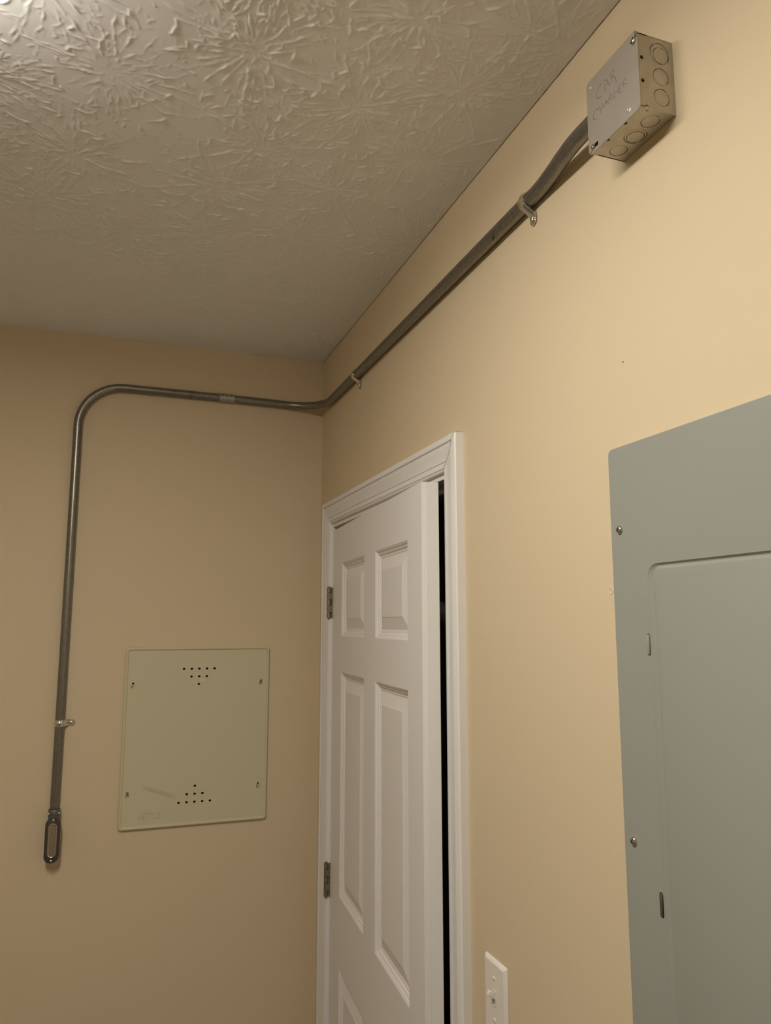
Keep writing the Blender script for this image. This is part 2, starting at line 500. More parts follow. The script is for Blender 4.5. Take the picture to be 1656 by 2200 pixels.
# ------------------------------------------------------------------ six-panel door, ajar towards the room
TH = math.radians(4.0)
DW, DZ0, DZ1, DT = 0.8028, 0.010, 2.0165, 0.035
D0 = Vector((0.0, -0.139, 0))
du = Vector((-math.sin(TH), -math.cos(TH), 0)); dn = Vector((-math.cos(TH), math.sin(TH), 0))
DM = Matrix((du, Vector((0, 0, 1)), dn)).transposed().to_4x4(); DM.translation = D0     # local: x along door, y up, z to the room
door = bpy.data.objects.new('door_1', bpy.data.meshes.new('door_1')); COL.objects.link(door)
door.matrix_world = DM
tag(door, kind='structure', label='white six-panel door standing slightly ajar')
COLS = [(0.1155, 0.3655), (0.4675, 0.7135)]
ROWS = [(0.250, 0.880), (1.053, 1.621), (1.7165, 1.9145)]
bm = bmesh.new()
holes = [[(a, c), (b, c), (b, d), (a, d)] for a, b in COLS for c, d in ROWS]
plate(bm, [[(0, DZ0), (DW, DZ0), (DW, DZ1), (0, DZ1)]]+holes, -0.011, 0, Matrix())
box(bm, (0, DZ0, -DT), (DW, DZ1, -0.011))
bmesh.ops.recalc_face_normals(bm, faces=bm.faces)
bm.to_mesh(door.data); bm.free(); door.data.materials.append(M_DOOR)
md = door.modifiers.new('bevel', 'BEVEL'); md.width = 0.0012; md.segments = 2; md.limit_method = 'ANGLE'; md.angle_limit = math.radians(60)
PP = [(0, 0.0), (0.0015, -0.0010), (0.0045, -0.0028), (0.0055, -0.0048), (0.0075, -0.0052), (0.0095, -0.0060), (0.0115, -0.0075), (0.0125, -0.0092), (0.0170, -0.0096), (0.0178, -0.0104), (0.0205, -0.0106),
      (0.0455, -0.0038), (0.0465, -0.0030), (0.049, -0.0029)]
for a, b in COLS:
    for c, d in ROWS:
        bm = bmesh.new()
        loops = [[(a+i, c+i, z), (b-i, c+i, z), (b-i, d-i, z), (a+i, d-i, z)] for i, z in PP]
        rings(bm, loops, True)
        o = fin(bm, 'door_panel', M_DOOR, door)
# hinges: leaf on the door edge, five barrel knuckles
HG = bpy.data.meshes
def hinge(zc):
    hh = 0.0435
    bm = bmesh.new()
    # leaf let into the jamb/door edge, its face towards the room
    box(bm, (-0.0060, zc-hh, -0.004), (0.0022, zc+hh, 0.0030))
    h = fin(bm, 'hinge', M_HINGE, door, bevel=(0.0005, 1)); 
    cuts = [-hh, -hh+0.0160, -hh+0.0345, -hh+0.0525, -hh+0.0710, hh]
    for k in range(5):
        bm = bmesh.new()
        g = 0.0004
        r = 0.0060
        lathe(bm, [(0, cuts[k]+g), (r-0.0006, cuts[k]+g), (r, cuts[k]+g+0.0006), (r, cuts[k+1]-g-0.0006), (r-0.0006, cuts[k+1]-g), (0, cuts[k+1]-g)],
              Matrix.Translation((-0.0045, zc, 0.0105)) @ Matrix.Rotation(-PI/2, 4, 'X'), 20)
        if k in (1, 3):      # knuckles that run into the door leaf
            box(bm, (-0.0030, zc+cuts[k]+g, 0.0020), (0.0018, zc+cuts[k+1]-g, 0.0120))
        fin(bm, 'knuckle', M_HINGE, h, smooth=40)
    bm = bmesh.new()
    lathe(bm, [(0, hh+0.0028), (0.0030, hh+0.0024), (0.0046, hh+0.0010), (0.0046, hh), (0, hh)], Matrix.Translation((-0.0045, zc, 0.0105)) @ Matrix.Rotation(-PI/2, 4, 'X'), 16)
    lathe(bm, [(0, -hh-0.0028), (0.0030, -hh-0.0024), (0.0046, -hh-0.0010), (0.0046, -hh), (0, -hh)], Matrix.Translation((-0.0045, zc, 0.0105)) @ Matrix.Rotation(-PI/2, 4, 'X'), 16)
    fin(bm, 'pin', M_HINGE, h, smooth=40)
for z in (1.8097, 1.0598, 0.30): hinge(z)

# ------------------------------------------------------------------ conduit
ZR = 2.4085; ZB = 2.4215; RC = 0.0117; OFF = 0.0122
def conduit(name, pts, label):
    bm = bmesh.new(); tube(bm, pts, RC, 36)
    o = fin(bm, name, M_EMT, smooth=50)
    return tag(o, label, 'conduit')
def lin(a, b, n): return [Vector(a).lerp(Vector(b), i/(n-1)) for i in range(n)]
R1 = 0.120; cxx, czz = -0.7105+R1, ZB-R1
p1 = lin((-0.7108, -OFF, 1.2655), (-0.7105, -OFF, czz-0.001), 30)
p1 += [Vector((cxx-R1*math.cos(a), -OFF, czz+R1*math.sin(a))) for a in [PI/2*i/24 for i in range(25)]]
p1 += lin((cxx+0.002, -OFF, ZB), (-0.303, -OFF, ZB), 12)
c1 = conduit('metal_conduit', p1, 'galvanised conduit climbing the back wall and bending right to the coupling')
RB = 0.120
p2 = lin((-0.303, -OFF, ZB), (-OFF-RB-0.002, -OFF, ZB-0.002), 10)
for i in range(25):
    a = PI/2*i/24
    p2.append(Vector((-OFF-RB+RB*math.sin(a), -OFF-RB+RB*math.cos(a), ZB-0.002+(ZR-ZB+0.002)*i/24)))
p2 += lin((-OFF, -OFF-RB-0.002, ZR), (-OFF, -1.30, ZR), 20)[1:]
for i in range(1, 21):      # offset bend out to the junction box knockout
    t = i/20; s = t*t*(3-2*t)
    p2.append(Vector((-OFF-(0.0285-OFF)*s, -1.30-0.155*t, ZR)))
p2 += lin((-0.0285, -1.458, ZR), (-0.0285, -1.5008, ZR), 4)
c2 = conduit('metal_conduit', p2, 'galvanised conduit rounding the corner and running along the right wall to the junction box')
# dark ring scored near the bend, and an inked scribble on the long run
bm = bmesh.new()
for dx in (-0.4095, -0.4040):
    lathe(bm, [(RC+0.00012, -0.0008), (RC+0.00012, 0.0008)], Matrix.Translation((dx, -OFF, ZB)) @ Matrix.Rotation(PI/2, 4, 'Y'), 36)
fin(bm, 'scored_ring', M_CASTD, c1, smooth=60)
bm = bmesh.new()
def ribbon(bm, pts, wd, nrm, lift=0.0, mi=0):
    n = len(pts)
    L, R = [], []
    for i in range(n):
        t = (pts[min(i+1, n-1)]-pts[max(i-1, 0)]).normalized()
        s = t.cross(nrm).normalized()*wd/2
        L.append(bm.verts.new(pts[i]+s+nrm*lift)); R.append(bm.verts.new(pts[i]-s+nrm*lift))
    for i in range(n-1): bm.faces.new((L[i], L[i+1], R[i+1], R[i])).material_index = mi
def on_pipe(y, ang):   # ang 0 = facing the room horizontally, positive downwards
    return Vector((-OFF-(RC+0.00015)*math.cos(ang), y, ZR-(RC+0.00015)*math.sin(ang)))
for st in ([(-1.172, 0.75), (-1.176, 0.95), (-1.181, 1.12)], [(-1.184, 0.72), (-1.179, 0.90), (-1.174, 1.10)], [(-1.170, 1.08), (-1.176, 1.14), (-1.182, 1.06)]):
    P = []
    for (y0, a0), (y1, a1) in zip(st, st[1:]):
        for k in range(5): P.append((y0+(y1-y0)*k/5, a0+(a1-a0)*k/5))
    P.append(st[-1])
    nr = Vector((-math.cos(0.95), 0, -math.sin(0.95)))
    ribbon(bm, [on_pipe(*q) for q in P], 0.0010, nr)
fin(bm, 'ink_mark', M_BLACK, c2)

# coupling: steel sleeve with centre groove and two set screws
def coupling():
    xa, xb = -0.3235, -0.2795; xm = (xa+xb)/2
    t = empty('conduit_coupling', (xm, -OFF, ZB), label='short steel set-screw coupling joining the two conduits on the back wall', cat='coupling')
    r = RC+0.0016
    bm = bmesh.new()
    hw = (xb-xa)/2
    lathe(bm, [(RC, -hw), (r-0.0004, -hw), (r, -hw+0.0006), (r, -0.0016), (r-0.0007, -0.0008), (r-0.0007, 0.0008), (r, 0.0016), (r, hw-0.0006), (r-0.0004, hw), (RC, hw)],
          Matrix.Translation((xm, -OFF, ZB)) @ Matrix.Rotation(PI/2, 4, 'Y'), 40)
    wfin(bm, 'sleeve', M_STRAP_DULL, t, smooth=30)
    for x in (xm-0.0125, xm+0.0125):
        screw(t, (x, -OFF-r*math.cos(0.5)+0.0008, ZB+r*math.sin(0.5)-0.0004), (0, -math.cos(0.5), math.sin(0.5)), 0.0034, 0.0022, M_CAST, 'slot', name='set_screw')
M_STRAP_DULL = mat('dull_zinc', (0.44, 0.43, 0.40), 0.38, metal=0.9, bump=(300, 0.1, 0.0003), var=(80, 0.15))
coupling()

# one-hole straps
def strap(loc, axis, out, foot, label):
    """loc: pipe centre; axis: along the pipe; out: away from the wall; foot: direction of the tab"""
    axis, out, foot = Vector(axis), Vector(out), Vector(foot)
    t = empty('pipe_strap', loc, label=label, cat='pipe strap', group='one-hole conduit straps')
    loc = Vector(loc)
    W = 0.0082
    rr = RC+0.0004; th = 0.0013
    path = []        # (position, normal) of inner surface centreline in the plane (foot, out)
    path.append((-foot*rr*0.95-out*(OFF-0.001), -foot))
    a = -PI*0.52
    N = 26
    for i in range(N+1):
        a = -PI/2 + (PI*0.5+0.85)*i/N - 0.0
        nrm = foot*math.sin(a)+out*math.cos(a)
        path.append((nrm*rr, nrm))
    # swing away from the pipe and down to the wall as a tab
    p_end, n_end = path[-1]
    zf = -(OFF-0.0022)
    cps = [p_end, p_end+(foot*0.0026-out*0.0022), foot*(rr+0.0055)+out*(zf+0.0026), foot*(rr+0.0095)+out*zf, foot*(rr+0.0255)+out*zf]
    for k in range(1, 13):
        u = k/12
        # cubic bezier over first four
        p = cps[0]*(1-u)**3+cps[1]*3*u*(1-u)**2+cps[2]*3*u*u*(1-u)+cps[3]*u**3
        path.append((p, None))
    for k in range(1, 7):
        path.append((cps[3].lerp(cps[4], k/6), out))
    # normals where missing
    P = [p for p, n in path]
    Nn = []
    for i, (p, n) in enumerate(path):
        tdir = (P[min(i+1, len(P)-1)]-P[max(i-1, 0)]).normalized()
        nn = tdir.cross(axis).normalized()
        ref = n or (out+foot*0.3)
        if nn.dot(ref) < 0: nn = -nn
        Nn.append(nn)
    # section across the strap: raised rib in the middle, thin flanges
    SEC = [(-1, 0), (-1, th), (-0.62, th), (-0.42, th+0.0010), (-0.15, th+0.0015), (0.15, th+0.0015), (0.42, th+0.0010), (0.62, th), (1, th), (1, 0)]
    bm = bmesh.new(); R = []
    n = len(P)
    for i in range(n):
        tail = max(0, (i-(n-7))/6)
        wsc = 1.0 if tail <= 0 else math.sqrt(max(0.02, 1-(max(0, tail-0.45)/0.56)**2))
        rb = 1.0-min(1, max(0, (i-(n-12))/6))
        R.append([bm.verts.new(loc+P[i]+axis*s*W*wsc+Nn[i]*(h if h <= th else th+(h-th)*rb)) for s, h in SEC])
    for a_, b_ in zip(R, R[1:]):
        for k in range(len(SEC)):
            j = (k+1) % len(SEC); bm.faces.new((a_[k], a_[j], b_[j], b_[k]))
    bm.faces.new(R[0]); bm.faces.new(R[-1][::-1])
    wfin(bm, 'band', M_STRAP, t, smooth=45)
    q = loc+foot*(rr+0.0165)+out*(zf+th)
    screw(t, q, out, 0.0050, 0.0038, M_STRAP, 'hex', spin=0.3)
    return t
strap((-0.7108, -OFF, 1.4895), (0, 0, 1), (0, -1, 0), (1, 0, 0), 'bright strap on the vertical conduit, its tab to the right, above the conduit body')
strap((-OFF, -1.280, ZR), (0, 1, 0), (-1, 0, 0), (0, 0, -1), 'bright strap on the wall conduit just before its bend into the junction box')
strap((-OFF, -0.388, ZR), (0, 1, 0), (-1, 0, 0), (0, 0, -1), 'bright strap on the wall conduit close to the room corner above the door')

# ------------------------------------------------------------------ conduit body (pulling elbow) at the foot of the vertical run
def conduit_body():
    cx = -0.7106
    t = empty('conduit_fitting', (cx, 0, 1.20), label='small cast metal conduit body with oval cover at the foot of the vertical conduit', cat='conduit fitting')
    zc, hh, hw = 1.2008, 0.0560, 0.0180
    bm = bmesh.new()
    N = 10
    def racetrack(hw_, hh_, c, dz=0): return [(p[0], p[1], c) for p in rrect(cx, zc+dz, hw_, hh_, hw_*0.985, N)]
    L = [racetrack(0.0125, 0.0495, 0.0015), racetrack(0.0150, 0.0520, 0.006), racetrack(0.0168, 0.0545, 0.020), racetrack(0.0174, 0.0552, 0.036)]
    L = [[BW @ Vector(p) for p in lp] for lp in L]
    rings(bm, L, True)
    wfin(bm, 'body', M_CAST, t, smooth=40)
    bm = bmesh.new()   # hub that takes the pipe
    lathe(bm, [(RC, 1.2735), (0.0143, 1.2735), (0.0150, 1.2722), (0.0150, 1.262), (0.0146, 1.252), (0.0140, 1.238)], Matrix.Translation((cx, -0.0160, 0)), 32)
    box(bm, (cx-0.0125, -0.034, 1.240), (cx+0.0125, -0.004, 1.256))
    wfin(bm, 'hub', M_CAST, t, smooth=40, bevel=(0.001, 2))
    for s in (-1, 1):
        bm = bmesh.new()
        n = Vector((s*0.75, -0.66, 0)).normalized()
        mwx = frame_from(Vector((cx, -0.0160, 1.2635))+n*0.0125, n)
        lathe(bm, [(0.0048, -0.002), (0.0048, 0.0035), (0.0040, 0.0042), (0, 0.0042)], mwx, 18)
        wfin(bm, 'screw_boss', M_CAST, t, smooth=40)
        screw(t, Vector((cx, -0.0160, 1.2635))+n*0.0166, n, 0.0034, 0.0026, M_STRAP, 'slot', name='set_screw')
    # cover plate
    bm = bmesh.new()
    L = [racetrack(0.0178, 0.0558, 0.036), racetrack(0.0182, 0.0562, 0.0385), racetrack(0.0176, 0.0556, 0.0398),
         racetrack(0.0122, 0.0440, 0.0400), racetrack(0.0112, 0.0428, 0.0402)]
    rings(bm, [[BW @ Vector(p) for p in lp] for lp in L], True)
    cov = wfin(bm, 'cover', M_CASTD, t, smooth=35)
    bm = bmesh.new()
    L = [racetrack(0.0122, 0.0436, 0.0398), racetrack(0.0116, 0.0430, 0.0420), racetrack(0.0102, 0.0416, 0.0440), racetrack(0.0086, 0.0400, 0.0443), racetrack(0.0070, 0.0384, 0.0434), racetrack(0.0060, 0.0374, 0.0424)]
    rings(bm, [[BW @ Vector(p) for p in lp] for lp in L], True)
    r = wfin(bm, 'raised_oval', mat('worn_cast_metal', (0.50, 0.46, 0.41), 0.24, metal=0.95, bump=(300, 0.15, 0.0003)), cov, smooth=35)
    # faint cast lettering running down the oval, too worn to read
    bm = bmesh.new()
    for k in range(8):
        zz = 1.2165-k*0.0037
        pat = [((0, 0), (0.0024, 0)), ((0, 0.0012), (0.0024, 0.0012))] if k % 3 == 0 else ([((0, 0), (0.0024, 0.0010)), ((0.0024, 0.0010), (0, 0.0020))] if k % 3 == 1 else [((0, 0), (0.0024, 0)), ((0.0012, 0), (0.0012, 0.0018))])
        for (a, b), (c, d) in pat:
            p = Vector((cx-0.0002+a, -0.0425, zz-b)); q = Vector((cx-0.0002+c, -0.0425, zz-d))
            ribbon(bm, [p, q], 0.0004, Vector((0, -1, 0)), 0.0001)
    for zz in (1.2260, 1.1720):
        pts = [Vector((cx+0.0022*math.cos(a)-0.001, -0.0425, zz+0.0022*math.sin(a))) for a in [2*PI*i/14 for i in range(15)]]
        ribbon(bm, pts, 0.0004, Vector((0, -1, 0)), 0.0001)
        ribbon(bm, [Vector((cx-0.0025, -0.0425, zz)), Vector((cx+0.0005, -0.0425, zz))], 0.0004, Vector((0, -1, 0)), 0.0001)
    wfin(bm, 'cast_lettering', M_STRAP_DULL, cov)
    for zz in (1.2503, 1.1512):
        screw(t, (cx, -0.0398, zz), (0, -1, 0), 0.0034, 0.0024, M_STRAP, 'slot', name='cover_screw')
conduit_body()

# ------------------------------------------------------------------ junction box
def junction_box():
    y0, y1, z0, z1, d = -1.5985, -1.5015, 2.3435, 2.4395, 0.0505
    yc, zc = (y0+y1)/2, (z0+z1)/2
    t = empty('junction_box', (0, yc, zc), label='square steel junction box high on the right wall, cover hand-lettered for a car charger', cat='junction box')
    th = 0.0016
    # near side: local a = -x (0 at wall), b = z
    NF = Matrix(((-1, 0, 0, 0), (0, 0, -1, y0), (0, 1, 0, 0), (0, 0, 0, 1)))     # (a,b,c)->(-a, y0-c, b)
    BF = Matrix(((-1, 0, 0, 0), (0, 1, 0, 0), (0, 0, -1, z0), (0, 0, 0, 1)))     # (a,b,c)->(-a, b, z0-c)
    def side(F, outline, kos, doubles, dots):
        holes = [circ(a, b, r, 40) for a, b, r in kos]+[circ(a, b, 0.0025, 16) for a, b in dots]
        bm = bmesh.new()
        plate(bm, [outline]+holes, -th, 0, F)
        s = wfin(bm, 'box_side', M_STEEL, t)
        for i, (a, b, r) in enumerate(kos):
            dbl = doubles.get(i)
            bm = bmesh.new()
            lps = [circ(a, b, r-0.00085, 40)]
            if dbl: lps.append(circ(dbl[0], dbl[1], dbl[2], 40))
            plate(bm, lps, -th, -0.0003, F)
            # the bridge that holds the knockout in
            an = [2.4, -0.35, 1.1, -2.2][(i+len(outline)) % 4]
            px, py = a+(r-0.0003)*math.cos(an), b+(r-0.0003)*math.sin(an)
            plate(bm, [rrect(px, py, 0.0011, 0.0011, 0.0004, 2)], -th, -0.0002, F)
            k = wfin(bm, 'knockout', M_STEEL, s)
            if dbl:
                bm = bmesh.new()
                plate(bm, [circ(dbl[0], dbl[1], dbl[2]-0.00085, 40)], -th, -0.0002, F)
                an2 = an+0.3
                plate(bm, [rrect(dbl[0]+dbl[2]*math.cos(an2), dbl[1]+dbl[2]*math.sin(an2), 0.0010, 0.0010, 0.0004, 2)], -th, -0.0002, F)
                wfin(bm, 'knockout', M_STEEL, s)
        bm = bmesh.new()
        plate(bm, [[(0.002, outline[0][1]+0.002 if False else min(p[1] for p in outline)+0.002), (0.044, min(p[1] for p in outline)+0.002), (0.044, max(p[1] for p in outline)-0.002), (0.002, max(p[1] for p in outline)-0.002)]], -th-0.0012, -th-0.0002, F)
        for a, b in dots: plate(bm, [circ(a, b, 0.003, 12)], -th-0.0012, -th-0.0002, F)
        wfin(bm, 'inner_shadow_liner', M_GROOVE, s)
        return s
    # outlines: near side with a notch at the lower front corner
    nf = [(0, z0+0.001), (0.038, z0+0.001), (0.0395, z0+0.0030), (0.0440, z0+0.0030), (0.0455, z0+0.001), (d, z0+0.001), (d, z1), (0.038, z1), (0.036, z1-0.0012), (0.0, z1-0.0012)]
    side(NF, nf, [(0.0190, 2.4193, 0.0140), (0.0189, 2.3889, 0.0112), (0.0192, 2.3620, 0.0112)], {0: (0.0174, 2.4172, 0.0111)}, [(0.0453, 2.4079), (0.0453, 2.3778)])
    bf = [(0.0, y0+0.0015), (0.0, y1), (0.040, y1), (0.0415, y1-0.0015), (d, y1-0.0015), (d, y0), (0.0015, y0)]
    side(BF, bf, [(0.0213, -1.5792, 0.0112), (0.0201, -1.5499, 0.0140), (0.0219, -1.5190, 0.0112)], {1: (0.0191, -1.5486, 0.0111)}, [(0.0476, -1.5664), (0.0482, -1.5327)])
    bm = bmesh.new()
    box(bm, (-0.0015, y0+0.0005, z0+0.0005), (-0.0001, y1-0.0005, z1-0.0005))
    box(bm, (-d, y0, z1-th), (0, y1, z1)); box(bm, (-d, y1-th, z0), (0, y1, z1))
    # rolled seam along the lower near corner, seam along the back flange
    box(bm, (-d+0.006, y0-0.0007, z0-0.0004), (-0.001, y0+0.0014, z0+0.0008))
    box(bm, (-0.0022, y0-0.0006, z0+0.004), (-0.0002, y0+0.001, z1-0.002))
    wfin(bm, 'box_back', M_STEEL, t)
    # spot-weld dimples by the corner
    bm = bmesh.new()
    for x, y, z in ((-0.040, y0-0.0003, z0+0.0042), (-0.037, y0+0.0045, z0-0.0003)):
        lathe(bm, [(0, 0.0009), (0.0012, 0.0006), (0.0019, 0)], frame_from((x, y, z), (0, -1, 0) if z > z0 else (0, 0, -1), (1, 0, 0)), 14)
    wfin(bm, 'rivet', M_STEEL, t, smooth=60)
    # cover: square, rounded corners, slotted at two opposite corners for the screws
    h = 0.0508
    ang = []
    cy_, cz_ = -yc, zc
    out = rrect(cy_, cz_, h, h, 0.0065, 6)       # a = -y, b = z ; order: top-right(near top), top-left, bottom-left, bottom-right
    # cut slot at near-top (index 3 of first corner) and far-bottom corner (third)
    n1 = 7
    def slot(corner, sx, sz, px, pz, wdt):
        # corner list of pts replaced: walk in to the screw position and back
        dx, dz = -sx, -sz
        nrm = (dz, -dx)
        L = math.hypot(*nrm); nx_, nz_ = nrm[0]/L*wdt, nrm[1]/L*wdt
        return corner
    ntop = (1.5951, 2.4295); fbot = (1.5102, 2.3477)
    def notch(pts, ctr, dirx, dirz, wd, k):
        # pts: corner arc; insert keyway between arc[k] and arc[k+1]
        D = Vector((dirx, dirz)).normalized(); Nn = Vector((-D.y, D.x))
        c = Vector(ctr)
        a, b = Vector(pts[k]), Vector(pts[k+1])
        e = (a+b)/2
        ins = [e-Nn*wd, c+D*0.001-Nn*wd] + [c+D*0.001 + (Nn*(-wd)*math.cos(s)+D*(-wd)*math.sin(s)) for s in (0.6, 1.2, 1.57, 1.94, 2.5)] + [c+D*0.001+Nn*wd, e+Nn*wd]
        seg = [tuple(v) for v in ins]
        return list(pts[:k+1])+seg+list(pts[k+2:]) if False else list(pts[:k])+seg+list(pts[k+2:])
    A = notch(out[0:7], ntop, 1, 1, 0.0013, 3)
    B = out[7:14]
    C = notch(out[14:21], fbot, -1, -1, 0.0013, 3)
    Dd = out[21:28]
    bm = bmesh.new()
    plate(bm, [A+B+C+Dd], d+0.0002, d+0.0018, RW)
    cov = wfin(bm, 'cover', M_COVER, t)
    xs = -(d+0.0018)
    screw(cov, (xs, -ntop[0], ntop[1]), (-1, 0, 0), 0.0044, 0.0036, M_SCREW, 'slot', spin=0.9)
    screw(cov, (xs, -fbot[0]+0.0006, fbot[1]), (-1, 0, 0), 0.0038, 0.0034, M_SCREW, 'slot', spin=-0.3)
    # dark opening beside the lower screw
    bm = bmesh.new()
    plate(bm, [rrect(fbot[0]+0.0050, fbot[1]+0.0003, 0.0034, 0.0026, 0.0006, 3)], d+0.00185, d+0.00195, RW)
    wfin(bm, 'corner_slot', M_BLACK, cov)
    bm = bmesh.new()
    plate(bm, [[(ntop[0]+0.0022, ntop[1]+0.0030), (ntop[0]+0.0030, ntop[1]+0.0018), (ntop[0]+0.0062, ntop[1]+0.0066), (ntop[0]+0.0056, ntop[1]+0.0076)]], d+0.00185, d+0.00195, RW)
    wfin(bm, 'corner_slot', M_BLACK, cov)
    # two embossed dimples near opposite corners
    for y, z, r in ((-1.579, 2.3517, 0.0042), (-1.507, 2.4325, 0.0030)):
        bm = bmesh.new()
        lathe(bm, [(r, 0.0), (r*0.8, 0.0005), (r*0.45, 0.0005), (r*0.3, 0.0001), (0, 0.0001)], frame_from((xs, y, z), (-1, 0, 0)), 24)
        wfin(bm, 'dimple', M_COVER, cov, smooth=60)
    bm = bmesh.new()
    for st in STROKES:
        P = []
        for (a0, b0), (a1, b1) in zip(st, st[1:]):
            for k in range(3): P.append(Vector((xs, a0+(a1-a0)*k/3, b0+(b1-b0)*k/3)))
        P.append(Vector((xs, *st[-1])))
        for _ in range(2):
            P = [P[0]]+[(P[i-1]+P[i]*2+P[i+1])/4 for i in range(1, len(P)-1)]+[P[-1]]
        ribbon(bm, P, 0.00055, Vector((-1, 0, 0)), 0.00008)
    wfin(bm, 'handwriting', M_PENCIL, cov)
STROKES = [[(-1.5304, 2.4197), (-1.5286, 2.4219), (-1.5264, 2.422), (-1.524, 2.4207), (-1.5222, 2.4177), (-1.5203, 2.4139), (-1.5198, 2.4095), (-1.5218, 2.407), (-1.5265, 2.4049), (-1.5297, 2.4041), (-1.5311, 2.4048)], [(-1.5379, 2.4051), (-1.5365, 2.4099), (-1.537, 2.413), (-1.5411, 2.4129), (-1.5443, 2.4134), (-1.5427, 2.4169), (-1.5407, 2.4197), (-1.5378, 2.4201), (-1.5363, 2.4186), (-1.5357, 2.4169)], [(-1.5443, 2.4134), (-1.5453, 2.4103), (-1.5468, 2.4067)], [(-1.5515, 2.4092), (-1.5506, 2.414), (-1.55, 2.4183), (-1.5492, 2.4204), (-1.5517, 2.4212), (-1.5554, 2.4212), (-1.5566, 2.4205), (-1.5567, 2.4179), (-1.5553, 2.4156), (-1.5522, 2.4143)], [(-1.5522, 2.4143), (-1.5543, 2.4134), (-1.5571, 2.4111), (-1.5587, 2.4072), (-1.5599, 2.4024)], [(-1.5216, 2.3903), (-1.5211, 2.3928), (-1.5196, 2.3947), (-1.5167, 2.3948), (-1.5139, 2.3928), (-1.5116, 2.3892), (-1.5114, 2.3851), (-1.5132, 2.3827), (-1.5164, 2.3814), (-1.5184, 2.3824)], [(-1.525, 2.3929), (-1.5257, 2.3881), (-1.5268, 2.3816)], [(-1.5309, 2.3939), (-1.5319, 2.3902), (-1.5327, 2.3869)], [(-1.526, 2.3879), (-1.5292, 2.3878), (-1.5327, 2.3869)], [(-1.5361, 2.3862), (-1.5367, 2.3902), (-1.5388, 2.3928), (-1.5407, 2.3887), (-1.5429, 2.3844)], [(-1.5366, 2.389), (-1.541, 2.3885)], [(-1.5447, 2.3852), (-1.5439, 2.3902), (-1.5441, 2.3926), (-1.5464, 2.3939), (-1.5488, 2.3934), (-1.549, 2.3918), (-1.5477, 2.3901), (-1.5461, 2.3893)], [(-1.5461, 2.3893), (-1.5487, 2.3876), (-1.5513, 2.3848)], [(-1.5562, 2.3934), (-1.5542, 2.3905), (-1.5524, 2.3875), (-1.5532, 2.3849), (-1.5556, 2.3849), (-1.5575, 2.3858)], [(-1.5574, 2.3894), (-1.5596, 2.3893), (-1.561, 2.3885)], [(-1.5689, 2.3941), (-1.5655, 2.393), (-1.5627, 2.391), (-1.5621, 2.3872), (-1.5629, 2.3851), (-1.5661, 2.384), (-1.569, 2.3837)], [(-1.5626, 2.3898), (-1.5644, 2.3891), (-1.5664, 2.3885)], [(-1.5722, 2.3862), (-1.5716, 2.3911), (-1.573, 2.3937), (-1.5748, 2.3947), (-1.5774, 2.3936)], [(-1.5719, 2.3907), (-1.5758, 2.3882), (-1.5791, 2.3852)]]
junction_box()

